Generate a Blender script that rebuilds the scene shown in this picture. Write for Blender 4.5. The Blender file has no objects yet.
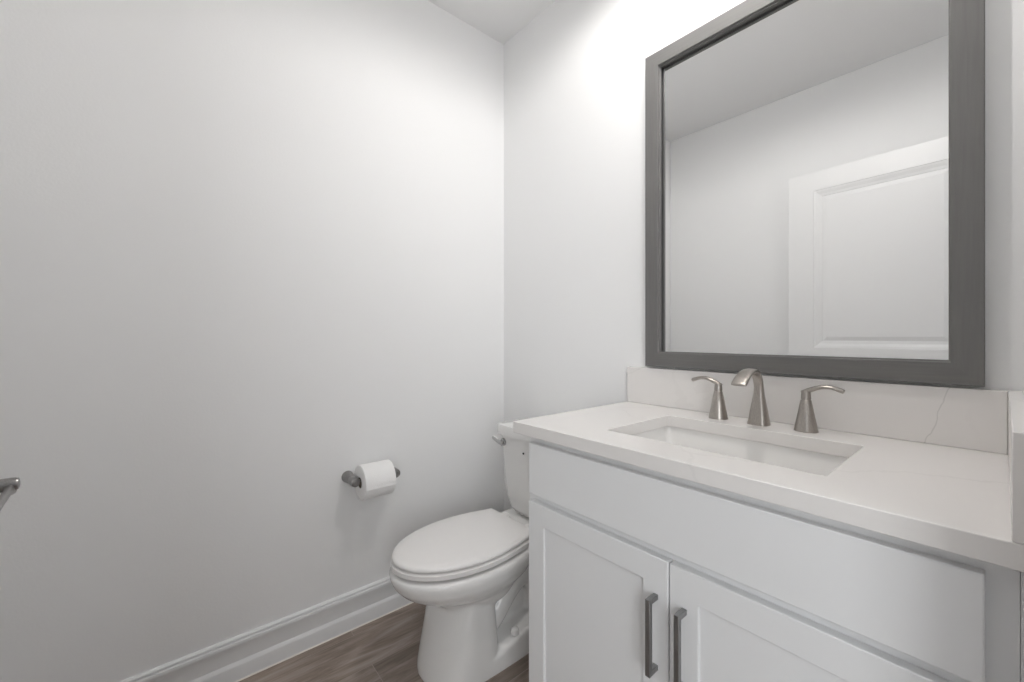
import bpy, bmesh, math, random
from mathutils import Vector, Matrix
random.seed(4)
PI = math.pi
SC = bpy.context.scene
COL = SC.collection

# ------------------------------------------------------------------ camera
cam_d = bpy.data.cameras.new('camera')
cam = bpy.data.objects.new('camera', cam_d)
COL.objects.link(cam)
cam.location = (1.6388, -1.3225, 1.1338)
cam.rotation_euler = (PI / 2, 0, 0.8719)
cam_d.sensor_fit = 'HORIZONTAL'
cam_d.sensor_width = 36.0
cam_d.lens = 412.65 * 36.0 / 1024.0
cam_d.shift_y = -4.4 / 1024.0
cam_d.clip_start = 0.01
SC.camera = cam

# ------------------------------------------------------------------ world, light, exposure
world = bpy.data.worlds.new('world')
SC.world = world
world.use_nodes = True
world.node_tree.nodes['Background'].inputs[0].default_value = (0.86, 0.93, 1.0, 1)
world.node_tree.nodes['Background'].inputs[1].default_value = 0.4


def area(name, loc, rot, sx, sy, power, color):
    l = bpy.data.lights.new(name, 'AREA')
    l.shape = 'RECTANGLE'; l.size = sx; l.size_y = sy
    l.energy = power; l.color = color
    o = bpy.data.objects.new(name, l); COL.objects.link(o)
    o.location = loc; o.rotation_euler = rot
    return o


# added area light standing in for daylight from the hall outside the doorway
area('hall_daylight_stand_in', (3.16, -2.25, 1.45), (0, PI / 2, 0), 1.8, 1.3, 42.0, (0.95, 0.975, 1.0))
LAMP_X = (1.10,)
LAMP_Y, LAMP_Z = -0.44, 2.50
LAMP_POWER = 23.0
for lx in LAMP_X:
    l = bpy.data.lights.new('lamp_bulb', 'POINT')
    l.energy = LAMP_POWER; l.color = (1.0, 0.975, 0.95); l.shadow_soft_size = 0.015
    o = bpy.data.objects.new('lamp_bulb', l); COL.objects.link(o)
    o.location = (lx, LAMP_Y, LAMP_Z)

SC.view_settings.view_transform = 'Standard'
SC.view_settings.look = 'None'
SC.view_settings.gamma = 1.0
SC.view_settings.use_curve_mapping = False
SC.view_settings.exposure = -0.05
SC.cycles.max_bounces = 16
SC.cycles.diffuse_bounces = 10
SC.cycles.glossy_bounces = 6


# ------------------------------------------------------------------ materials
def new_mat(name, color, rough=0.5, metal=0.0, spec=0.5):
    m = bpy.data.materials.new(name); m.use_nodes = True
    b = m.node_tree.nodes['Principled BSDF']
    b.inputs['Base Color'].default_value = (*color, 1)
    b.inputs['Roughness'].default_value = rough
    b.inputs['Metallic'].default_value = metal
    b.inputs['Specular IOR Level'].default_value = spec
    return m, m.node_tree, b


def nd(t, typ, **kw):
    n = t.nodes.new(typ)
    for k, v in kw.items():
        if hasattr(n, k):
            setattr(n, k, v)
        else:
            n.inputs[k].default_value = v
    return n


def ramp(t, stops):
    r = t.nodes.new('ShaderNodeValToRGB')
    e = r.color_ramp.elements
    e[0].position, e[0].color = stops[0][0], (*stops[0][1], 1)
    e[1].position, e[1].color = stops[-1][0], (*stops[-1][1], 1)
    for p_, c_ in stops[1:-1]:
        q = e.new(p_); q.color = (*c_, 1)
    return r


def coords(t, scale=(1, 1, 1), rot=(0, 0, 0)):
    tc = t.nodes.new('ShaderNodeTexCoord')
    mp = t.nodes.new('ShaderNodeMapping')
    mp.inputs['Scale'].default_value = scale
    mp.inputs['Rotation'].default_value = rot
    t.links.new(tc.outputs['Object'], mp.inputs['Vector'])
    return mp


def bump(t, b, src, strength, dist):
    bp = nd(t, 'ShaderNodeBump', Strength=strength, Distance=dist)
    t.links.new(src, bp.inputs['Height'])
    t.links.new(bp.outputs['Normal'], b.inputs['Normal'])


def paint(name, color, rough, scale=140.0, strength=0.12):
    m, t, b = new_mat(name, color, rough, 0, 0.35)
    mp = coords(t)
    n = nd(t, 'ShaderNodeTexNoise', Scale=scale, Detail=2.0)
    t.links.new(mp.outputs[0], n.inputs['Vector'])
    bump(t, b, n.outputs['Fac'], strength, 0.002)
    return m


M_WALL = paint('wall_paint', (0.825, 0.827, 0.828), 0.62)
M_CEIL = paint('ceiling_paint', (0.80, 0.80, 0.80), 0.85, 90.0, 0.18)
M_TRIM = paint('trim_paint', (0.78, 0.785, 0.79), 0.38, 30.0, 0.02)
M_DOOR = paint('door_paint', (0.80, 0.80, 0.80), 0.38, 30.0, 0.02)
M_CAB = paint('cabinet_lacquer', (0.76, 0.765, 0.77), 0.33, 25.0, 0.015)
M_PORC, _, _b = new_mat('porcelain', (0.78, 0.775, 0.765), 0.10, 0, 0.5)
_b.inputs['Coat Weight'].default_value = 0.3
M_PLAST, _, _ = new_mat('seat_plastic', (0.79, 0.775, 0.765), 0.28)
M_SINK, _, _ = new_mat('sink_porcelain', (0.80, 0.79, 0.775), 0.16)
M_MIRROR, _, _ = new_mat('mirror_silver', (0.93, 0.935, 0.935), 0.0, 1.0)
M_BLACK, _, _ = new_mat('dark_mark', (0.03, 0.03, 0.03), 0.5)
M_CHROME, _, _ = new_mat('chrome', (0.55, 0.55, 0.55), 0.16, 1.0)
M_CORE, _, _ = new_mat('cardboard', (0.20, 0.165, 0.13), 0.9)
M_FROST, _t, _b = new_mat('frosted_glass', (0.55, 0.54, 0.53), 0.5)
_tr = nd(_t, 'ShaderNodeBsdfTranslucent'); _tr.inputs[0].default_value = (0.9, 0.88, 0.85, 1)
_mx = nd(_t, 'ShaderNodeMixShader'); _mx.inputs[0].default_value = 0.15
_t.links.new(_b.outputs[0], _mx.inputs[1]); _t.links.new(_tr.outputs[0], _mx.inputs[2])
_t.links.new(_mx.outputs[0], [n_ for n_ in _t.nodes if n_.type == 'OUTPUT_MATERIAL'][0].inputs[0])
M_CAULK, _, _ = new_mat('caulk', (0.80, 0.77, 0.72), 0.6)


def nickel(name, col, rough):
    m, t, b = new_mat(name, col, rough, 1.0)
    mp = coords(t, (900, 900, 30))
    n = nd(t, 'ShaderNodeTexNoise', Scale=1.0, Detail=2.0)
    t.links.new(mp.outputs[0], n.inputs['Vector'])
    r = ramp(t, [(0.3, tuple(c * 0.86 for c in col)), (0.7, tuple(min(1, c * 1.1) for c in col))])
    t.links.new(n.outputs['Fac'], r.inputs[0]); t.links.new(r.outputs[0], b.inputs['Base Color'])
    bump(t, b, n.outputs['Fac'], 0.05, 0.0005)
    return m


M_NICKEL = nickel('brushed_nickel', (0.42, 0.39, 0.36), 0.29)
M_NICKEL_DARK = nickel('satin_nickel', (0.32, 0.312, 0.305), 0.30)
M_PULL = nickel('graphite_metal', (0.33, 0.33, 0.328), 0.42)


def paper_mat():
    m, t, b = new_mat('tissue_paper', (0.86, 0.855, 0.85), 0.95, 0, 0.1)
    mp = coords(t)
    n = nd(t, 'ShaderNodeTexVoronoi', Scale=260.0)
    t.links.new(mp.outputs[0], n.inputs['Vector'])
    bump(t, b, n.outputs['Distance'], 0.25, 0.002)
    return m


M_PAPER = paper_mat()


def quartz():
    m, t, b = new_mat('white_quartz', (0.8, 0.78, 0.76), 0.22, 0, 0.5)
    mp = coords(t)
    mp.inputs['Location'].default_value = (0, 0, 0)
    n1 = nd(t, 'ShaderNodeTexNoise', Scale=2.2, Detail=6.0, Roughness=0.6)
    t.links.new(mp.outputs[0], n1.inputs['Vector'])
    mix = nd(t, 'ShaderNodeMix', data_type='VECTOR')
    mix.inputs[0].default_value = 0.22
    t.links.new(mp.outputs[0], mix.inputs[4]); t.links.new(n1.outputs['Color'], mix.inputs[5])
    sh = nd(t, 'ShaderNodeVectorMath', operation='ADD'); sh.inputs[1].default_value = (3.37, 1.9, 0.6)
    t.links.new(mix.outputs[1], sh.inputs[0])
    vo = nd(t, 'ShaderNodeTexVoronoi', feature='DISTANCE_TO_EDGE', Scale=2.0)
    t.links.new(sh.outputs[0], vo.inputs['Vector'])
    vein = ramp(t, [(0.0, (0.0, 0, 0)), (0.007, (1, 1, 1))])
    t.links.new(vo.outputs['Distance'], vein.inputs[0])
    n2 = nd(t, 'ShaderNodeTexNoise', Scale=3.4, Detail=2.0)
    t.links.new(mp.outputs[0], n2.inputs['Vector'])
    gate = ramp(t, [(0.40, (1, 1, 1)), (0.75, (0.25, 0.25, 0.25))])
    t.links.new(n2.outputs['Fac'], gate.inputs[0])
    mx = nd(t, 'ShaderNodeMath', operation='MAXIMUM')
    t.links.new(vein.outputs[0], mx.inputs[0]); t.links.new(gate.outputs[0], mx.inputs[1])
    sp = nd(t, 'ShaderNodeSeparateXYZ'); t.links.new(mp.outputs[0], sp.inputs[0])
    n3 = nd(t, 'ShaderNodeTexNoise', Scale=9.0, Detail=5.0); t.links.new(mp.outputs[0], n3.inputs['Vector'])

    def mth(op, a, b_):
        q = nd(t, 'ShaderNodeMath', operation=op)
        for k, v in ((0, a), (1, b_)):
            if isinstance(v, (int, float)): q.inputs[k].default_value = v
            else: t.links.new(v, q.inputs[k])
        return q.outputs[0]
    line = mth('ADD', sp.outputs[0], mth('MULTIPLY', sp.outputs[2], -0.337))
    line = mth('ADD', line, mth('MULTIPLY', n3.outputs['Fac'], 0.05))
    line = mth('ABSOLUTE', mth('SUBTRACT', line, 0.338), 0.0)
    v2 = mth('MAXIMUM', mth('MULTIPLY', line, 500.0), mth('LESS_THAN', sp.outputs[1], 0.2585))
    v2 = mth('MINIMUM', v2, 1.0)
    both = mth('MULTIPLY', v2, mth('ADD', mth('MULTIPLY', mx.outputs[0], 0.55), 0.45))
    cr = ramp(t, [(0.0, (0.60, 0.585, 0.57)), (1.0, (0.755, 0.735, 0.718))])
    t.links.new(both, cr.inputs[0])
    t.links.new(cr.outputs[0], b.inputs['Base Color'])
    return m


M_QUARTZ = quartz()


def wood_frame(name, sc):
    m, t, b = new_mat(name, (0.13, 0.127, 0.123), 0.55, 0, 0.2)
    st = coords(t, sc)
    n = nd(t, 'ShaderNodeTexNoise', Scale=1.0, Detail=3.0)
    t.links.new(st.outputs[0], n.inputs['Vector'])
    r = ramp(t, [(0.3, (0.140, 0.138, 0.135)), (0.7, (0.158, 0.155, 0.151))])
    t.links.new(n.outputs['Fac'], r.inputs[0])
    t.links.new(r.outputs[0], b.inputs['Base Color'])
    bump(t, b, n.outputs['Fac'], 0.06, 0.0008)
    return m


M_FRAME_H = wood_frame('grey_wood_rail', (9, 220, 220))
M_FRAME_V = wood_frame('grey_wood_stile', (220, 220, 9))


def floor_mat():
    m, t, b = new_mat('wood_plank_floor', (0.17, 0.13, 0.10), 0.42, 0, 0.4)
    tc = nd(t, 'ShaderNodeTexCoord')
    sp = nd(t, 'ShaderNodeSeparateXYZ')
    t.links.new(tc.outputs['Object'], sp.inputs[0])
    # planks run along Y: brick texture wants rows along its own X
    ax = nd(t, 'ShaderNodeMath', operation='ADD'); ax.inputs[1].default_value = -0.235
    ay = nd(t, 'ShaderNodeMath', operation='ADD'); ay.inputs[1].default_value = 0.775 - 0.37 * 1.22
    t.links.new(sp.outputs[0], ax.inputs[0]); t.links.new(sp.outputs[1], ay.inputs[0])
    cb = nd(t, 'ShaderNodeCombineXYZ')
    t.links.new(ay.outputs[0], cb.inputs[0]); t.links.new(ax.outputs[0], cb.inputs[1])
    br = nd(t, 'ShaderNodeTexBrick', offset=0.37, offset_frequency=2)
    br.inputs['Scale'].default_value = 1.0
    br.inputs['Brick Width'].default_value = 1.22
    br.inputs['Row Height'].default_value = 0.18
    br.inputs['Mortar Size'].default_value = 0.0012
    br.inputs['Mortar Smooth'].default_value = 0.3
    br.inputs['Bias'].default_value = 0.0
    br.inputs['Color1'].default_value = (0.0, 0.0, 0.0, 1)
    br.inputs['Color2'].default_value = (1, 1, 1, 1)
    br.inputs['Mortar'].default_value = (0.5, 0.5, 0.5, 1)
    t.links.new(cb.outputs[0], br.inputs['Vector'])
    # per-plank shift of the grain
    sh = nd(t, 'ShaderNodeVectorMath', operation='MULTIPLY_ADD')
    sh.inputs[1].default_value = (7.3, 3.1, 5.0)
    t.links.new(br.outputs['Color'], sh.inputs[0]); t.links.new(tc.outputs['Object'], sh.inputs[2])
    mp = nd(t, 'ShaderNodeMapping'); mp.inputs['Scale'].default_value = (8, 1.6, 1)
    t.links.new(sh.outputs[0], mp.inputs['Vector'])
    n = nd(t, 'ShaderNodeTexNoise', Scale=1.0, Detail=8.0, Roughness=0.6, Distortion=2.6)
    t.links.new(mp.outputs[0], n.inputs['Vector'])
    mp2 = nd(t, 'ShaderNodeMapping'); mp2.inputs['Scale'].default_value = (130, 5, 1)
    t.links.new(sh.outputs[0], mp2.inputs['Vector'])
    n2 = nd(t, 'ShaderNodeTexNoise', Scale=1.0, Detail=3.0)
    t.links.new(mp2.outputs[0], n2.inputs['Vector'])
    a1 = nd(t, 'ShaderNodeMath', operation='MULTIPLY'); a1.inputs[1].default_value = 0.25
    t.links.new(n2.outputs['Fac'], a1.inputs[0])
    a2 = nd(t, 'ShaderNodeMath', operation='MULTIPLY_ADD'); a2.inputs[1].default_value = 0.75
    t.links.new(n.outputs['Fac'], a2.inputs[0]); t.links.new(a1.outputs[0], a2.inputs[2])
    r = ramp(t, [(0.34, (0.140, 0.107, 0.088)), (0.5, (0.255, 0.206, 0.174)), (0.68, (0.400, 0.338, 0.298))])
    t.links.new(a2.outputs[0], r.inputs[0])
    hs = nd(t, 'ShaderNodeHueSaturation')
    vv = nd(t, 'ShaderNodeMath', operation='MULTIPLY_ADD'); vv.inputs[1].default_value = 0.24; vv.inputs[2].default_value = 0.88
    t.links.new(br.outputs['Color'], vv.inputs[0]); t.links.new(vv.outputs[0], hs.inputs['Value'])
    t.links.new(r.outputs[0], hs.inputs['Color'])
    mx = nd(t, 'ShaderNodeMix', data_type='RGBA')
    t.links.new(br.outputs['Fac'], mx.inputs[0])
    t.links.new(hs.outputs[0], mx.inputs[6]); mx.inputs[7].default_value = (0.36, 0.305, 0.27, 1)
    t.links.new(mx.outputs[2], b.inputs['Base Color'])
    bump(t, b, a2.outputs[0], 0.08, 0.001)
    return m


M_FLOOR = floor_mat()


# ------------------------------------------------------------------ mesh helpers
def root_loc(o):
    v = Vector((0, 0, 0))
    while o is not None:
        v += o.location
        o = o.parent
    return v


def obj(name, bm, mat, parent=None, smooth=None, bevel=None, segs=2):
    """Link one bmesh (world coordinates) as ONE mesh object, optionally a child of parent."""
    bmesh.ops.recalc_face_normals(bm, faces=bm.faces)
    if parent is not None:
        bmesh.ops.translate(bm, verts=bm.verts, vec=-root_loc(parent))
    me = bpy.data.meshes.new(name)
    bm.to_mesh(me); bm.free()
    me.materials.append(mat)
    if smooth is not None:
        for p_ in me.polygons:
            p_.use_smooth = True
        me.set_sharp_from_angle(angle=math.radians(smooth))
    o = bpy.data.objects.new(name, me)
    COL.objects.link(o)
    if parent is not None:
        o.parent = parent
    if bevel:
        md = o.modifiers.new('bevel', 'BEVEL')
        md.width = bevel; md.segments = segs; md.limit_method = 'ANGLE'; md.angle_limit = math.radians(35)
        md.harden_normals = False
        for p_ in me.polygons:
            p_.use_smooth = True
        me.set_sharp_from_angle(angle=math.radians(smooth or 40))
    return o


def tag(o, label, cat=None, kind=None, group=None):
    o['label'] = label
    if cat: o['category'] = cat
    if kind: o['kind'] = kind
    if group: o['group'] = group
    return o


def thing(name, label, cat, loc):
    o = bpy.data.objects.new(name, None)
    COL.objects.link(o)
    o.location = loc
    o.empty_display_size = 0.05
    return tag(o, label, cat)


def box(bm, x0, x1, y0, y1, z0, z1):
    vs = [bm.verts.new((x, y, z)) for x in (x0, x1) for y in (y0, y1) for z in (z0, z1)]
    for f in ((0, 1, 3, 2), (4, 6, 7, 5), (0, 4, 5, 1), (2, 3, 7, 6), (0, 2, 6, 4), (1, 5, 7, 3)):
        bm.faces.new([vs[i] for i in f])
    return vs


def boxes(*bs):
    bm = bmesh.new()
    for b_ in bs:
        box(bm, *b_)
    return bm


def loft(bm, rings, cap0=True, cap1=True, closed=True):
    vr = [[bm.verts.new(p_) for p_ in r_] for r_ in rings]
    n = len(vr[0])
    for a_, b_ in zip(vr, vr[1:]):
        for i in range(n if closed else n - 1):
            j = (i + 1) % n
            bm.faces.new((a_[i], a_[j], b_[j], b_[i]))
    if cap0: bm.faces.new(list(reversed(vr[0])))
    if cap1: bm.faces.new(vr[-1])
    return vr


def lathe(bm, c, axis, prof, n=40, cap0=True, cap1=True):
    """prof: (radius, height along axis) pairs; axis is a unit Vector"""
    a = Vector(axis).normalized()
    u = a.orthogonal().normalized(); v = a.cross(u)
    c = Vector(c)
    rings = []
    for r_, h_ in prof:
        rings.append([c + a * h_ + u * (r_ * math.cos(2 * PI * i / n)) + v * (r_ * math.sin(2 * PI * i / n)) for i in range(n)])
    return loft(bm, rings, cap0, cap1)


def catmull(pts, k):
    out = []
    P = [pts[0]] + list(pts) + [pts[-1]]
    for i in range(1, len(P) - 2):
        p0, p1, p2, p3 = (P[i - 1], P[i], P[i + 1], P[i + 2])
        for s in range(k):
            t = s / k
            out.append(tuple(0.5 * ((2 * b) + (-a + c) * t + (2 * a - 5 * b + 4 * c - d) * t * t + (-a + 3 * b - 3 * c + d) * t ** 3)
                             for a, b, c, d in zip(p0, p1, p2, p3)))
    out.append(tuple(pts[-1]))
    return out


def sweep(bm, pts, wide, k=8, n=24, e=2.0):
    """pts: (x, y, z, half width, half height); 'wide' is the fixed direction of the width"""
    P = catmull(pts, k)
    W = Vector(wide).normalized()
    rings = []
    for i, p_ in enumerate(P):
        a = Vector(P[max(i - 1, 0)][:3]); b = Vector(P[min(i + 1, len(P) - 1)][:3])
        T = (b - a).normalized()
        N = T.cross(W).normalized()
        r_ = []
        for j in range(n):
            q = 2 * PI * j / n
            cq, sq = math.cos(q), math.sin(q)
            cq = math.copysign(abs(cq) ** (2 / e), cq); sq = math.copysign(abs(sq) ** (2 / e), sq)
            r_.append(Vector(p_[:3]) + W * (cq * p_[3]) + N * (sq * p_[4]))
        rings.append(r_)
    return loft(bm, rings)


def rrect(x0, x1, y0, y1, r, z, n=6):
    out = []
    for cx_, cy_, a0 in ((x1 - r, y1 - r, 0), (x0 + r, y1 - r, PI / 2), (x0 + r, y0 + r, PI), (x1 - r, y0 + r, 1.5 * PI)):
        for i in range(n + 1):
            a = a0 + PI / 2 * i / n
            out.append((cx_ + r * math.cos(a), cy_ + r * math.sin(a), z))
    return out


def extrude_profile(bm, prof, axis, s0, s1):
    """prof: closed outline. axis 'y': (x,z) outline along y; axis 'x': (y,z) outline along x"""
    if axis == 'y':
        rings = [[(a, s, b) for a, b in prof] for s in (s0, s1)]
    else:
        rings = [[(s, a, b) for a, b in prof] for s in (s0, s1)]
    loft(bm, rings)


# ------------------------------------------------------------------ the room
HC = 2.623
YF = -1.645           # opposite wall
XR = 1.666            # wall at the right end of the vanity
DY0, DY1, DZ = -1.475, -0.655, 2.075   # doorway in the right wall


def struct(name, bm, mat, label, **kw):
    o = obj(name, bm, mat, None, **kw)
    return tag(o, label, None, 'structure')


struct('floor', boxes((-0.12, 3.3, -3.2, 1.2, -0.08, 0.0)), M_FLOOR, 'grey brown wood plank floor')
struct('ceiling', boxes((-0.12, 3.3, -3.2, 1.2, HC, HC + 0.1)), M_CEIL, 'plain off-white painted ceiling')
struct('wall_left', boxes((-0.12, 0.0, YF - 0.12, 0.12, 0, HC)), M_WALL, 'light grey painted wall beside the toilet')
struct('wall_back', boxes((0.0, XR, 0.0, 0.12, 0, HC)), M_WALL, 'light grey painted wall behind toilet and mirror')
struct('wall_front', boxes((0.0, XR, YF - 0.12, YF, 0, HC)), M_WALL, 'light grey painted wall reflected in the mirror')
struct('wall_right', boxes((XR, XR + 0.12, DY1, 0.12, 0, HC), (XR, XR + 0.12, YF - 0.12, DY0, 0, HC),
                           (XR, XR + 0.12, DY0, DY1, DZ, HC)), M_WALL, 'light grey painted wall holding the doorway')
struct('wall_hall', boxes((3.18, 3.3, -3.2, 1.2, 0, HC), (XR + 0.12, 3.18, 1.08, 1.2, 0, HC), (XR + 0.12, 3.18, -3.2, -3.08, 0, HC)),
       M_WALL, 'painted hall wall beyond the doorway')
# made-up window frame around the added hall area light; the wall stays solid
struct('added_light_frame', boxes((3.14, 3.18, -2.96, -2.90, 0.49, 2.41), (3.14, 3.18, -1.60, -1.54, 0.49, 2.41), (3.14, 3.18, -2.90, -1.60, 0.49, 0.55), (3.14, 3.18, -2.90, -1.60, 2.35, 2.41)),
       M_TRIM, 'made-up white frame around the added hall light', bevel=0.003)
# doorway lining and casing
cw = 0.058
struct('trim_1', boxes((XR + 0.0005, XR + 0.122, DY0, DY0 + 0.014, 0, DZ), (XR + 0.0005, XR + 0.122, DY1 - 0.014, DY1, 0, DZ),
                       (XR + 0.0005, XR + 0.122, DY0, DY1, DZ - 0.014, DZ)), M_TRIM, 'white lining of the doorway', bevel=0.002)
struct('trim_2', boxes((XR + 0.12, XR + 0.136, DY0 - cw, DY0, 0, DZ + cw), (XR + 0.12, XR + 0.136, DY1, DY1 + cw, 0, DZ + cw),
                       (XR + 0.12, XR + 0.136, DY0, DY1, DZ, DZ + cw)), M_TRIM, 'white casing around the doorway', bevel=0.002)

# baseboards: stepped profile (distance from the wall, height)
BASE = [(0.0, 0.0), (0.0195, 0.0), (0.0195, 0.049), (0.0185, 0.053), (0.0125, 0.062), (0.0125, 0.110), (0.0145, 0.114),
        (0.0155, 0.120), (0.0142, 0.1255), (0.0080, 0.1275), (0.0080, 0.1300), (0.0112, 0.1315), (0.0105, 0.1355), (0.0060, 0.1395), (0.0, 0.1395)]


def baseboard(name, axis, sgn, at, s0, s1, label):
    bm = bmesh.new()
    prof = [(at + sgn * d_, h_) for d_, h_ in BASE]
    extrude_profile(bm, prof, axis, s0, s1)
    o = struct(name, bm, M_TRIM, label, smooth=28)
    # bead of caulk along the floor
    bm = bmesh.new()
    c_ = [(at + sgn * 0.0195, 0.0), (at + sgn * 0.0225, 0.0), (at + sgn * 0.0195, 0.004)]
    extrude_profile(bm, c_, axis, s0, s1)
    obj('caulk_line', bm, M_CAULK, o)
    return o


baseboard('baseboard_left', 'y', 1, 0.0, YF, 0.0, 'white stepped baseboard along the wall with the paper holder')
baseboard('baseboard_back', 'x', -1, 0.0, 0.0225, 0.775, 'white stepped baseboard behind the toilet')
baseboard('baseboard_front', 'x', 1, YF, 0.0225, XR - 0.001, 'white stepped baseboard behind the open door')

# ------------------------------------------------------------------ the open door (seen in the mirror, its lever at the picture's left edge)
DW, DT, DB, DTOP = 0.822, 0.035, 0.012, 2.062
HX, HYY = 1.645, -1.449                 # hinge end of the face turned to the mirror
tilt = math.atan2(0.053, DW)
door = bpy.data.objects.new('door_1', None)
COL.objects.link(door)
door.location = (HX, HYY, 0)
door.rotation_euler = (0, 0, tilt)
tag(door, 'white two-panel door standing open, seen in the mirror', None, 'structure')
# local frame: x from 0 (hinge) to -DW (free edge); face at y=0, body behind it (y<0)


def local_obj(name, bm, mat, parent, smooth=None, bevel=None):
    bmesh.ops.recalc_face_normals(bm, faces=bm.faces)
    me = bpy.data.meshes.new(name); bm.to_mesh(me); bm.free()
    me.materials.append(mat)
    o = bpy.data.objects.new(name, me); COL.objects.link(o); o.parent = parent
    if smooth or bevel:
        for p_ in me.polygons: p_.use_smooth = True
        me.set_sharp_from_angle(angle=math.radians(smooth or 40))
    if bevel:
        md = o.modifiers.new('bevel', 'BEVEL'); md.width = bevel; md.segments = 2
        md.limit_method = 'ANGLE'; md.angle_limit = math.radians(35)
    return o


def panel_leaf():
    """slab with two sunk, raised-centre panels on each face"""
    bm = bmesh.new()
    st = 0.125
    pans = [(-DW + st, -st, 1.072, 1.957), (-DW + st, -st, 0.24, 0.80)]
    xs = sorted({-DW, -DW + st, -st, 0.0})
    zs = sorted({DB, 0.24, 0.80, 1.072, 1.957, DTOP})
    for yy, s in ((0.0, -1), (-DT, 1)):
        for i in range(3):
            for k in range(5):
                xa, xb, za, zb = xs[i], xs[i + 1], zs[k], zs[k + 1]
                if (xa, xb, za, zb) in pans:
                    steps = [(0, 0), (0.001, 0.003), (0.010, 0.0045), (0.024, 0.0105), (0.036, 0.0125), (0.037, 0.0145), (0.041, 0.0145), (0.060, 0.0090)]
                    rings = [[(xa + d_, yy + s * h_, za + d_), (xb - d_, yy + s * h_, za + d_), (xb - d_, yy + s * h_, zb - d_), (xa + d_, yy + s * h_, zb - d_)]
                             for d_, h_ in steps]
                    loft(bm, rings, False, True)
                else:
                    bm.faces.new([bm.verts.new(q) for q in ((xa, yy, za), (xb, yy, za), (xb, yy, zb), (xa, yy, zb))])
    for q in (((-DW, 0, DB), (-DW, -DT, DB), (-DW, -DT, DTOP), (-DW, 0, DTOP)), ((0, 0, DB), (0, -DT, DB), (0, -DT, DTOP), (0, 0, DTOP)),
              ((-DW, 0, DTOP), (0, 0, DTOP), (0, -DT, DTOP), (-DW, -DT, DTOP)), ((-DW, 0, DB), (0, 0, DB), (0, -DT, DB), (-DW, -DT, DB))):
        bm.faces.new([bm.verts.new(v_) for v_ in q])
    bmesh.ops.remove_doubles(bm, verts=bm.verts, dist=1e-5)
    return bm


local_obj('door_leaf', panel_leaf(), M_DOOR, door)


def lever_handle(side):
    """side=+1 on the mirror face, -1 on the back: rose, shank and a lever pointing to the hinge"""
    y0 = 0.0 if side > 0 else -DT
    lx, lz = -DW + 0.068, 0.9605
    bm = bmesh.new()
    lathe(bm, (lx, y0, lz), (0, side, 0), [(0.031, 0), (0.031, 0.004), (0.028, 0.009), (0.014, 0.011), (0.0080, 0.016), (0.0076, 0.0400), (0.0065, 0.0425), (0.003, 0.0435)], 28)
    yb = y0 + side * 0.036
    sweep(bm, [(lx - 0.007, yb, lz - 0.002, 0.0070, 0.0045), (lx - 0.004, yb, lz - 0.003, 0.0100, 0.0055), (lx + 0.008, yb, lz - 0.005, 0.0060, 0.0040), (lx + 0.022, yb, lz - 0.0050, 0.0046, 0.0034),
               (lx + 0.075, yb, lz - 0.005, 0.0046, 0.0034), (lx + 0.112, yb, lz - 0.005, 0.0046, 0.0034), (lx + 0.118, yb, lz - 0.006, 0.004, 0.002)], (0, 0, 1), 6, 20, 2.6)
    h = local_obj('door_handle', bm, M_NICKEL_DARK, door, 40)
    h['label'] = 'satin nickel lever door handle'
    return h


lever_handle(1)
lever_handle(-1)
for hz in (0.25, 1.03, 1.80):
    bm = bmesh.new()
    lathe(bm, (0.007, -0.002, hz), (0, 0, 1), [(0.006, 0), (0.006, 0.09)], 12)
    local_obj('door_hinge', bm, M_NICKEL_DARK, door, 40)

# ------------------------------------------------------------------ vanity cabinet
CX0, CX1, CYF, CYD = 0.780, 1.652, -0.535, -0.555     # carcass left/right, face frame plane, door plane
ZT = 0.863
van = thing('vanity_cabinet', 'white shaker vanity cabinet with two doors under the quartz countertop', 'cabinet', (1.216, -0.27, 0))
bm = boxes((CX0, CX0 + 0.016, CYF, -0.001, 0.0, ZT), (CX1 - 0.016, CX1, CYF, -0.001, 0.0, ZT), (CX0 + 0.016, CX1 - 0.016, -0.02, -0.001, 0.1, ZT),
           (CX0 + 0.016, CX1 - 0.016, CYF + 0.02, -0.02, 0.10, 0.116))
# face frame stiles and rails
for b_ in ((CX0 + 0.016, CX0 + 0.045, CYF, CYF + 0.02, 0.10, ZT), (CX1 - 0.045, CX1 - 0.016, CYF, CYF + 0.02, 0.10, ZT),
           (CX0 + 0.045, CX1 - 0.045, CYF, CYF + 0.02, 0.80, ZT), (CX0 + 0.045, CX1 - 0.045, CYF, CYF + 0.02, 0.655, 0.70),
           (CX0 + 0.045, CX1 - 0.045, CYF, CYF + 0.02, 0.10, 0.14)):
    box(bm, *b_)
obj('carcass', bm, M_CAB, van)
obj('toe_kick', boxes((CX0 + 0.016, CX1 - 0.016, CYF + 0.075, CYF + 0.09, 0.0, 0.10)), M_CAB, van)
obj('filler_strip', boxes((CX1 + 0.0004, XR - 0.0006, CYF + 0.001, -0.002, 0.0, ZT - 0.001)), M_CAB, van)
FX0, FX1, FM = 0.797, 1.6245, 1.2105
obj('drawer_front', boxes((FX0, FX1, CYD, CYF - 0.0005, 0.7030, 0.8420)), M_CAB, van, bevel=0.0022)


def shaker(x0, x1, z0, z1):
    bm = bmesh.new()
    s, d, yb = 0.0575, 0.0065, CYF - 0.0005
    prof = [(0, yb), (0, CYD), (s, CYD), (s + 0.0008, CYD + d)]
    rings = [[(x0 + a, y, z0 + a), (x1 - a, y, z0 + a), (x1 - a, y, z1 - a), (x0 + a, y, z1 - a)] for a, y in prof]
    loft(bm, rings)
    return bm


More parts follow.
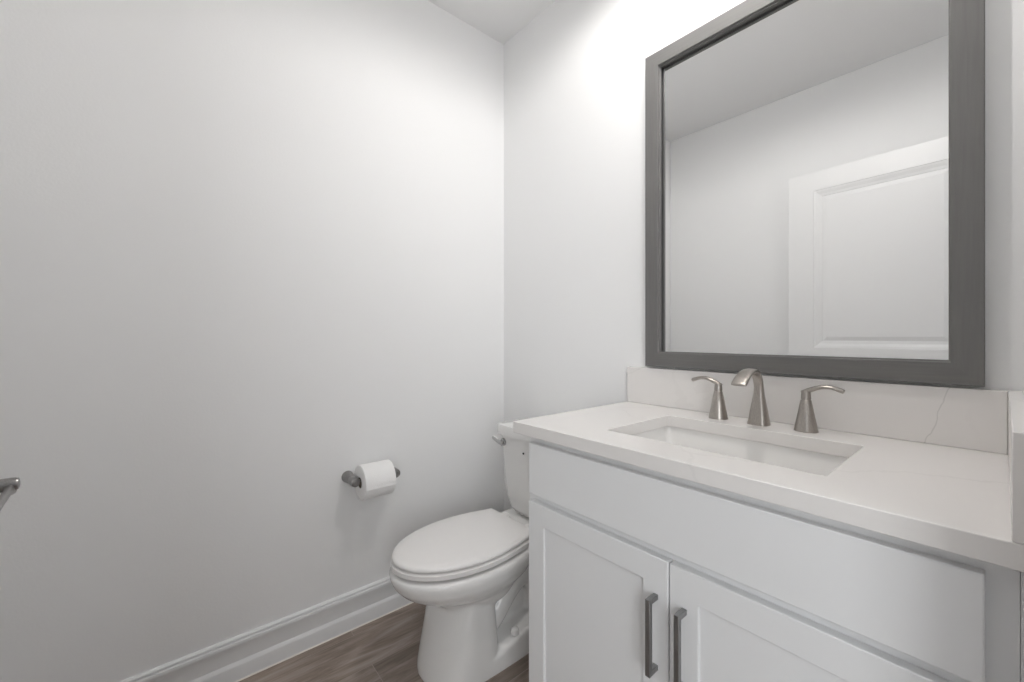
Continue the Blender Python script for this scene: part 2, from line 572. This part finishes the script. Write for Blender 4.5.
def pull(x, z0, z1, parent):
    h = 0.0052
    bm = bmesh.new()
    y1, y2 = CYD, CYD - 0.032
    sec = []
    # square bar bent at both ends into its feet
    path = [(y1, z0 + h), (y2 + h, z0 + h), (y2 + h, z1 - h), (y1, z1 - h)]
    outer = [(y1, z0), (y2, z0), (y2, z1), (y1, z1), (y1, z1 - 2 * h), (y2 + 2 * h, z1 - 2 * h), (y2 + 2 * h, z0 + 2 * h), (y1, z0 + 2 * h)]
    loft(bm, [[(x - h, a, b) for a, b in outer], [(x + h, a, b) for a, b in outer]])
    o = obj('handle', bm, M_PULL, parent, bevel=0.0009)
    o['label'] = 'dark grey square bar pull'
    return o


for x0, x1, px in ((FX0, FM - 0.0013, 1.1825), (FM + 0.0013, FX1, 1.2430)):
    d_ = obj('door', shaker(x0, x1, 0.118, 0.6835), M_CAB, van, bevel=0.0018)
    pull(px, 0.455, 0.609, d_)

# ------------------------------------------------------------------ countertop, splashes, sink
ctop = thing('countertop', 'white quartz vanity countertop with faint grey veins and raised backsplash', 'countertop', (1.2, -0.28, ZT))
X0, X1, Y0, Y1, Z0, Z1 = 0.748, XR - 0.0005, -0.570, -0.0005, ZT, 0.895
hole_t = rrect(0.985, 1.443, -0.457, -0.154, 0.006, Z1)
bm = bmesh.new()


def face_with_hole(z):
    o_ = [bm.verts.new(q) for q in ((X0, Y0, z), (X1, Y0, z), (X1, Y1, z), (X0, Y1, z))]
    i_ = [bm.verts.new((a, b, z)) for a, b, _ in hole_t]
    es = [bm.edges.new((o_[k], o_[(k + 1) % 4])) for k in range(4)]
    es += [bm.edges.new((i_[k], i_[(k + 1) % len(i_)])) for k in range(len(i_))]
    bmesh.ops.triangle_fill(bm, use_beauty=True, use_dissolve=False, edges=es)
    return o_, i_


oT, iT = face_with_hole(Z1)
oB, iB = face_with_hole(Z0)
for A, B in ((oT, oB), (iT, iB)):
    n = len(A)
    for k in range(n):
        bm.faces.new((A[k], A[(k + 1) % n], B[(k + 1) % n], B[k]))
obj('slab', bm, M_QUARTZ, ctop, bevel=0.0016)
HS = 0.1285
obj('backsplash', boxes((X0, X1 - 0.0205, -0.020, -0.0005, Z1 + 0.0003, Z1 + HS)), M_QUARTZ, ctop, bevel=0.0014)
obj('side_splash', boxes((X1 - 0.020, X1, Y0, -0.0005, Z1 + 0.0003, Z1 + HS)), M_QUARTZ, ctop, bevel=0.0014)

sink = thing('sink', 'white rectangular undermount sink set into the countertop', 'sink', (1.2145, -0.307, 0.72))
bm = bmesh.new()
sx0, sx1, sy0, sy1 = 0.978, 1.450, -0.464, -0.147
rings = [rrect(sx0 - 0.025, sx1 + 0.025, sy0 - 0.025, sy1 + 0.025, 0.04, ZT - 0.001, 8),
         rrect(sx0, sx1, sy0, sy1, 0.016, ZT - 0.001, 8), rrect(sx0 + 0.002, sx1 - 0.002, sy0 + 0.002, sy1 - 0.002, 0.016, ZT - 0.004, 8),
         rrect(sx0 + 0.012, sx1 - 0.012, sy0 + 0.010, sy1 - 0.010, 0.02, 0.80, 8), rrect(sx0 + 0.024, sx1 - 0.024, sy0 + 0.020, sy1 - 0.020, 0.035, 0.752, 8),
         rrect(sx0 + 0.034, sx1 - 0.034, sy0 + 0.030, sy1 - 0.030, 0.04, 0.737, 8), rrect(sx0 + 0.055, sx1 - 0.055, sy0 + 0.050, sy1 - 0.050, 0.04, 0.730, 8),
         rrect(1.19, 1.239, -0.331, -0.283, 0.02, 0.724, 8), rrect(1.19, 1.239, -0.331, -0.283, 0.02, 0.712, 8),
         rrect(sx0 + 0.03, sx1 - 0.03, sy0 + 0.03, sy1 - 0.03, 0.05, 0.716, 8), rrect(sx0 - 0.008, sx1 + 0.008, sy0 - 0.008, sy1 + 0.008, 0.035, 0.79, 8),
         rrect(sx0 - 0.012, sx1 + 0.012, sy0 - 0.012, sy1 + 0.012, 0.035, ZT - 0.012, 8), rrect(sx0 - 0.025, sx1 + 0.025, sy0 - 0.025, sy1 + 0.025, 0.04, ZT - 0.012, 8)]
vr = loft(bm, rings, False, False)
n = len(vr[0])
for i in range(n):
    bm.faces.new((vr[-1][i], vr[-1][(i + 1) % n], vr[0][(i + 1) % n], vr[0][i]))
obj('basin', bm, M_SINK, sink, 35)
bm = bmesh.new()
lathe(bm, (1.2145, -0.307, 0.7245), (0, 0, 1), [(0.0225, -0.004), (0.030, 0.0), (0.0285, 0.003), (0.021, 0.0035), (0.020, 0.008), (0.012, 0.011), (0.001, 0.0115)], 32)
obj('drain', bm, M_NICKEL, sink, 40)

# ------------------------------------------------------------------ faucet
FY = -0.083
fau = thing('faucet', 'brushed nickel widespread faucet with arched spout and two lever handles', 'faucet', (1.2105, FY, Z1))
bm = bmesh.new()
sweep(bm, [(1.2105, FY, Z1 + 0.0005, 0.0255, 0.0245), (1.2105, FY, Z1 + 0.003, 0.0255, 0.0245), (1.2105, FY, Z1 + 0.040, 0.0195, 0.0185),
           (1.2105, FY, Z1 + 0.080, 0.0132, 0.0124), (1.2105, FY - 0.001, Z1 + 0.103, 0.0114, 0.0098), (1.2105, FY - 0.0085, Z1 + 0.1245, 0.0114, 0.0082),
           (1.2105, FY - 0.026, Z1 + 0.1405, 0.0128, 0.0070), (1.2105, FY - 0.052, Z1 + 0.1480, 0.0146, 0.0062), (1.2105, FY - 0.082, Z1 + 0.1455, 0.0164, 0.0058),
           (1.2105, FY - 0.110, Z1 + 0.1345, 0.0180, 0.0056), (1.2105, FY - 0.1315, Z1 + 0.1195, 0.0186, 0.0054), (1.2105, FY - 0.1345, Z1 + 0.1165, 0.0180, 0.0048)], (1, 0, 0), 9, 40, 3.0)
obj('spout', bm, M_NICKEL, fau, 45)
for s, hx in ((-1, 1.1025), (1, 1.3185)):
    bm = bmesh.new()
    lathe(bm, (hx, FY, Z1 + 0.0005), (0, 0, 1), [(0.0258, 0), (0.0258, 0.0025), (0.0250, 0.0050), (0.0180, 0.0430), (0.0116, 0.0775), (0.0108, 0.0785), (0.0092, 0.0785), (0.0092, 0.081)], 40)
    hb = obj('handle_base', bm, M_NICKEL, fau, 35)
    bm = bmesh.new()
    lathe(bm, (hx, FY, Z1 + 0.0015), (0, 0, 1), [(0.0095, 0.0795), (0.0110, 0.0798), (0.0107, 0.086), (0.0100, 0.0975), (0.0086, 0.1010), (0.004, 0.1025)], 32)
    sweep(bm, [(hx - s * 0.0080, FY, Z1 + 0.0960, 0.0070, 0.0060), (hx + s * 0.008, FY, Z1 + 0.1045, 0.0078, 0.0062), (hx + s * 0.030, FY, Z1 + 0.1135, 0.0080, 0.0054),
               (hx + s * 0.052, FY, Z1 + 0.1145, 0.0084, 0.0048), (hx + s * 0.070, FY, Z1 + 0.1090, 0.0090, 0.0056), (hx + s * 0.0755, FY, Z1 + 0.1065, 0.0086, 0.0052), (hx + s * 0.0770, FY, Z1 + 0.1058, 0.0066, 0.0036)],
          (0, 1, 0), 8, 24)
    obj('lever', bm, M_NICKEL, hb, 40)

# ------------------------------------------------------------------ mirror
mir = thing('wall_mirror', 'tall rectangular mirror in a wide grey wood frame above the sink', 'mirror', (1.2185, 0, 1.03))
MX0, MX1, MZ0, MZ1, FW = 0.8285, 1.6147, 1.0300, 2.1130, 0.0520
prof = [(0.0, -0.0008), (0.0, -0.0285), (0.0015, -0.0300), (FW - 0.0045, -0.0300), (FW - 0.0032, -0.0290), (FW - 0.0028, -0.0215), (FW, -0.0205), (FW, -0.0125), (FW - 0.007, -0.0120), (FW - 0.007, -0.0008)]
A = [(MX0, MZ0, 1, 1), (MX1, MZ0, -1, 1), (MX1, MZ1, -1, -1), (MX0, MZ1, 1, -1)]
for k in range(4):
    # four mitred rails and stiles
    bm = bmesh.new()
    loft(bm, [[(c[0] + c[2] * a, y, c[1] + c[3] * a) for a, y in prof] for c in (A[k], A[(k + 1) % 4])])
    obj('frame_rail' if k % 2 == 0 else 'frame_stile', bm, M_FRAME_H if k % 2 == 0 else M_FRAME_V, mir)
obj('mirror_glass', boxes((MX0 + FW - 0.0065, MX1 - FW + 0.0065, -0.0045, -0.0012, MZ0 + FW - 0.0065, MZ1 - FW + 0.0065)), M_MIRROR, mir)

# ------------------------------------------------------------------ toilet
XT = 0.405
toi = thing('toilet', 'white two-piece toilet with closed oval lid in the corner', 'toilet', (XT, -0.40, 0))


def egg(z, yf, yb, hw, y0, n=48, e_b=2.6, e_f=2.0):
    out = []
    for i in range(n):
        q = 2 * PI * i / n
        c, s = math.cos(q), math.sin(q)
        e = e_f if c >= 0 else e_b
        cc = math.copysign(abs(c) ** (2 / e), c); ss = math.copysign(abs(s) ** (2 / e), s)
        y = y0 - (y0 - yf) * cc if c >= 0 else y0 - (yb - y0) * cc
        out.append((XT + hw * ss, y, z))
    return out


bm = bmesh.new()
# bowl: rim, outer wall, underside
loft(bm, [egg(0.200, -0.54, -0.40, 0.070, -0.49), egg(0.212, -0.590, -0.37, 0.108, -0.49), egg(0.232, -0.622, -0.34, 0.126, -0.49),
          egg(0.258, -0.648, -0.31, 0.136, -0.49), egg(0.270, -0.664, -0.30, 0.143, -0.49), egg(0.286, -0.704, -0.28, 0.156, -0.50), egg(0.305, -0.742, -0.26, 0.170, -0.50),
          egg(0.330, -0.765, -0.24, 0.179, -0.51), egg(0.356, -0.776, -0.24, 0.1835, -0.51), egg(0.372, -0.775, -0.24, 0.183, -0.51),
          egg(0.3790, -0.764, -0.25, 0.175, -0.51)])
# front column, flared towards the floor
loft(bm, [egg(-0.006, -0.674, -0.430, 0.141, -0.545, 48, 5, 2.0), egg(0.02, -0.672, -0.430, 0.140, -0.545, 48, 5, 2.0), egg(0.08, -0.658, -0.434, 0.137, -0.545, 48, 5, 2.0),
          egg(0.16, -0.638, -0.440, 0.133, -0.545, 48, 5, 2.0), egg(0.27, -0.606, -0.446, 0.128, -0.545, 48, 5, 2.0)])
# foot with a ledge that rises to the rear


def foot(z, inset, rise):
    return [(a, b, c + rise * min(1.0, max(0.0, (b + 0.47) / 0.16))) for a, b, c in egg(z, -0.58 + inset, -0.13 - inset, 0.140 - inset, -0.38, 48, 5, 5)]


loft(bm, [foot(-0.006, -0.003, 0), foot(0.048, 0.0, 0.044), foot(0.058, 0.010, 0.044)])
# rear web and deck
box(bm, XT - 0.046, XT + 0.046, -0.50, -0.17, 0.03, 0.33)
loft(bm, [rrect(XT - 0.10, XT + 0.10, -0.36, -0.05, 0.05, 0.305), rrect(XT - 0.140, XT + 0.140, -0.38, -0.035, 0.05, 0.340), rrect(XT - 0.152, XT + 0.152, -0.38, -0.030, 0.045, 0.360),
          rrect(XT - 0.152, XT + 0.152, -0.38, -0.030, 0.045, 0.380), rrect(XT - 0.144, XT + 0.144, -0.37, -0.038, 0.04, 0.386)])
# trapway bulging from the side of the web
sweep(bm, [(XT, -0.46, 0.09, 0.080, 0.045), (XT, -0.42, 0.13, 0.090, 0.050), (XT, -0.36, 0.20, 0.094, 0.052), (XT, -0.29, 0.235, 0.094, 0.052),
           (XT, -0.225, 0.18, 0.092, 0.052), (XT, -0.215, 0.04, 0.090, 0.052)], (1, 0, 0), 6, 24, 2.6)
bw = obj('bowl', bm, M_PORC, toi)
md = bw.modifiers.new('fuse', 'REMESH'); md.mode = 'VOXEL'; md.voxel_size = 0.0055; md.use_smooth_shade = True
md = bw.modifiers.new('soften', 'SMOOTH'); md.factor = 0.5; md.iterations = 7
for s in (-1, 1):
    bm = bmesh.new()
    lathe(bm, (XT + s * 0.119, -0.372, 0.0815), (0, 0, 1), [(0.016, 0), (0.016, 0.008), (0.013, 0.017), (0.006, 0.021), (0.001, 0.0215)], 24)
    obj('bolt_cap', bm, M_PORC, toi, 40)


def lid_outline(z, inset=0.0, tip=-0.768, rear=-0.283, hw=0.1695, rear_hw=0.134, y0=-0.505, n=26):
    """closed outline of the seat lid: rounded front, almost straight rear edge"""
    left, right = [], []
    tip += inset; rear -= inset; hw -= inset; rear_hw -= inset
    for i in range(n + 1):
        q = PI / 2 * i / n
        right.append((XT + hw * math.sin(q), y0 - (y0 - tip) * math.cos(q), z))
    m = 8
    for i in range(1, m + 1):
        u = i / m
        right.append((XT + hw - (hw - rear_hw) * u ** 1.8, y0 + (rear - y0 - 0.008) * u, z))
    right.append((XT + rear_hw - 0.003, rear - 0.002, z))
    right.append((XT + rear_hw - 0.012, rear, z))
    left = [(2 * XT - a, b, c) for a, b, c in reversed(right[1:])]
    return right + left


bm = bmesh.new()
loft(bm, [lid_outline(0.3785, 0.045), lid_outline(0.3878, 0.040), lid_outline(0.3882, 0.004), lid_outline(0.3895, -0.0040), lid_outline(0.4030, -0.0040), lid_outline(0.4056, 0.001), lid_outline(0.4060, 0.035), lid_outline(0.4085, 0.040)])
obj('seat', bm, M_PLAST, toi, 50)
bm = bmesh.new()
loft(bm, [lid_outline(0.4098, 0.035), lid_outline(0.4102, 0.004), lid_outline(0.4120, 0.0005), lid_outline(0.4165, -0.0005), lid_outline(0.4215, 0.0015), lid_outline(0.4255, 0.007),
          lid_outline(0.4280, 0.025), lid_outline(0.4305, 0.06), lid_outline(0.4315, 0.10)])
obj('lid', bm, M_PLAST, toi, 60)
for s in (-1, 1):
    bm = bmesh.new()
    loft(bm, [rrect(XT + s * 0.07 - 0.018, XT + s * 0.07 + 0.018, -0.281, -0.245, 0.008, z_) for z_ in (0.3855, 0.409)] +
         [rrect(XT + s * 0.07 - 0.013, XT + s * 0.07 + 0.013, -0.276, -0.250, 0.006, 0.414)])
    obj('hinge', bm, M_PLAST, toi, 40)


def tank_ring(z, hw, yf, yb=-0.028, r=0.035, bow=0.010, n=7):
    pts = rrect(XT - hw, XT + hw, yf, yb, r, z, n)
    # bow the front face gently outwards
    out = []
    for a, b, c in pts:
        if b < (yf + yb) / 2:
            u = (a - XT) / hw
            b -= bow * (1 - u * u)
        out.append((a, b, c))
    return out


def dense(r):
    return r


bm = bmesh.new()


def tring(z, hw, yf, r=0.024, yb=-0.028, bow=0.004):
    """tank section with extra points along the front so that it can bow"""
    pts = []
    for cx_, cy_, a0 in ((XT + hw - r, yb - r, 0), (XT - hw + r, yb - r, PI / 2), (XT - hw + r, yf + r, PI), (XT + hw - r, yf + r, 1.5 * PI)):
        for i in range(8):
            a = a0 + PI / 2 * i / 7
            pts.append([cx_ + r * math.cos(a), cy_ + r * math.sin(a), z])
        if a0 == PI:
            xa, xb = pts[-1][0], XT + hw - r
            for i in range(1, 14):
                pts.append([xa + (xb - xa) * i / 14, yf, z])
    for p_ in pts:
        if p_[1] < (yf + yb) / 2:
            u = (p_[0] - XT) / hw
            p_[1] -= bow * (1 - u * u)
    return [tuple(p_) for p_ in pts]


loft(bm, [tring(0.3875, 0.106, -0.170, 0.03), tring(0.398, 0.118, -0.188, 0.03), tring(0.416, 0.130, -0.196, 0.028), tring(0.46, 0.144, -0.202),
          tring(0.52, 0.154, -0.205), tring(0.62, 0.165, -0.208), tring(0.713, 0.171, -0.210)])
tk = obj('tank', bm, M_PORC, toi, 45)
bm = bmesh.new()
loft(bm, [tring(0.7138, 0.175, -0.217, 0.02, -0.022), tring(0.7152, 0.182, -0.224, 0.02, -0.018), tring(0.751, 0.1825, -0.2245, 0.02, -0.018),
          tring(0.757, 0.1805, -0.2225, 0.02, -0.020), tring(0.760, 0.174, -0.216, 0.02, -0.026)])
obj('tank_lid', bm, M_PORC, toi, 45)
bm = bmesh.new()
lathe(bm, (0.261, -0.208, 0.683), (0, -1, 0), [(0.0165, 0), (0.0165, 0.006), (0.0140, 0.011), (0.0085, 0.013), (0.0085, 0.024)], 24)
sweep(bm, [(0.270, -0.230, 0.679, 0.0090, 0.0062), (0.255, -0.232, 0.684, 0.0088, 0.0060), (0.238, -0.235, 0.690, 0.0076, 0.0052), (0.221, -0.237, 0.697, 0.0074, 0.0050),
           (0.217, -0.237, 0.6985, 0.0045, 0.003)], (0, 0, 1), 6, 16)
fl = obj('flush_lever', bm, M_CHROME, toi, 40)
fl['label'] = 'chrome flush lever'
bm = bmesh.new()
lathe(bm, (0.392, -0.2135, 0.661), (0, -1, 0), [(0.0042, 0), (0.0042, 0.0025)], 16)
em = obj('emblem', bm, M_BLACK, toi)
em['label'] = 'tiny dark mark on the tank'

# ------------------------------------------------------------------ toilet paper holder and roll
PX, PZ = 0.076, 0.591
YA, YB = -0.781, -0.621
hol = thing('toilet_paper_holder', 'brushed nickel toilet paper holder with two flared posts on the wall', 'toilet paper holder', (0.0, (YA + YB) / 2, PZ))
for yy in (YA, YB):
    bm = bmesh.new()
    lathe(bm, (0.0004, yy, PZ), (1, 0, 0), [(0.0220, 0), (0.0226, 0.003), (0.0222, 0.007), (0.0200, 0.022), (0.0178, 0.040), (0.0170, 0.050), (0.0150, 0.052), (0.0150, 0.055), (0.0172, 0.057), (0.0175, 0.064),
                                          (0.0172, 0.086), (0.0158, 0.093), (0.009, 0.0955), (0.001, 0.096)], 32)
    obj('post', bm, M_NICKEL_DARK, hol, 40)
bm = bmesh.new()
lathe(bm, (PX, YA, PZ), (0, 1, 0), [(0.0065, 0.005), (0.0065, 0.03), (0.0088, 0.031), (0.0088, 0.134), (0.0065, 0.135), (0.0065, 0.156)], 24)
obj('roller', bm, M_NICKEL_DARK, hol, 40)

RR, RC, RY0, RY1 = 0.0640, 0.0195, -0.7600, -0.6430
RZ = PZ - (RC - 0.0009 - 0.0088)
roll = thing('toilet_paper_roll', 'white toilet paper roll hanging on the nickel holder', 'toilet paper', (PX, (RY0 + RY1) / 2, RZ))
bm = bmesh.new()
L = RY1 - RY0
prof = [(RC + 0.0006, 0.0), (RR - 0.0025, 0.0), (RR - 0.0006, 0.001), (RR, 0.003), (RR, L - 0.003), (RR - 0.0006, L - 0.001), (RR - 0.0025, L), (RC + 0.0006, L)]
vr = lathe(bm, (PX, RY0, RZ), (0, 1, 0), prof, 72, False, False)
n = len(vr[0])
for i in range(n):
    bm.faces.new((vr[-1][i], vr[-1][(i + 1) % n], vr[0][(i + 1) % n], vr[0][i]))
obj('paper', bm, M_PAPER, roll, 50)
bm = bmesh.new()
vr = lathe(bm, (PX, RY0 + 0.0006, RZ), (0, 1, 0), [(RC, 0.0), (RC, L - 0.0012), (RC - 0.0009, L - 0.0012), (RC - 0.0009, 0.0)], 48, False, False)
n = len(vr[0])
for i in range(n):
    bm.faces.new((vr[-1][i], vr[-1][(i + 1) % n], vr[0][(i + 1) % n], vr[0][i]))
obj('core', bm, M_CORE, roll, 50)
# loose outer sheet: follows the roll over the top and hangs free at the front
bm = bmesh.new()
path = []
for i in range(25):
    a = math.radians(120 - 127 * i / 24)
    path.append((PX + (RR + 0.0004) * math.cos(a), RZ + (RR + 0.0004) * math.sin(a)))
path.append((path[-1][0] + 0.0008, path[-1][1] - 0.004))
outer = [(a + 0.0008 * math.cos(math.atan2(b - RZ, a - PX)), b + 0.0008 * math.sin(math.atan2(b - RZ, a - PX))) for a, b in path]
extrude_profile(bm, path + list(reversed(outer)), 'y', RY0 + 0.0008, RY1 - 0.0008)
obj('loose_sheet', bm, M_PAPER, roll, 40)

# ------------------------------------------------------------------ the room's lamp, above the picture's top edge
vl = thing('ceiling_light', 'frosted glass ceiling light in front of the mirror wall', 'ceiling light', (1.10, LAMP_Y, HC))
bm = bmesh.new()
lathe(bm, (1.10, LAMP_Y, HC - 0.0005), (0, 0, -1), [(0.062, 0), (0.062, 0.012), (0.056, 0.020), (0.02, 0.0215)], 36)
obj('canopy', bm, M_NICKEL_DARK, vl, 40)
for lx in LAMP_X:
    bm = bmesh.new()
    lathe(bm, (lx, LAMP_Y, HC - 0.0225), (0, 0, -1), [(0.012, 0), (0.012, 0.006), (0.010, 0.010), (0.010, HC - 0.0225 - LAMP_Z - 0.050)], 20)
    obj('stem', bm, M_NICKEL_DARK, vl, 40)
    bm = bmesh.new()
    vr = lathe(bm, (lx, LAMP_Y, LAMP_Z - 0.012), (0, 0, 1), [(0.085, 0), (0.078, 0.022), (0.050, 0.060), (0.013, 0.072), (0.009, 0.069), (0.047, 0.057), (0.074, 0.022), (0.082, 0.0)], 36, False, False)
    n = len(vr[0])
    for i in range(n):
        bm.faces.new((vr[-1][i], vr[-1][(i + 1) % n], vr[0][(i + 1) % n], vr[0][i]))
    obj('shade', bm, M_FROST, vl, 40)
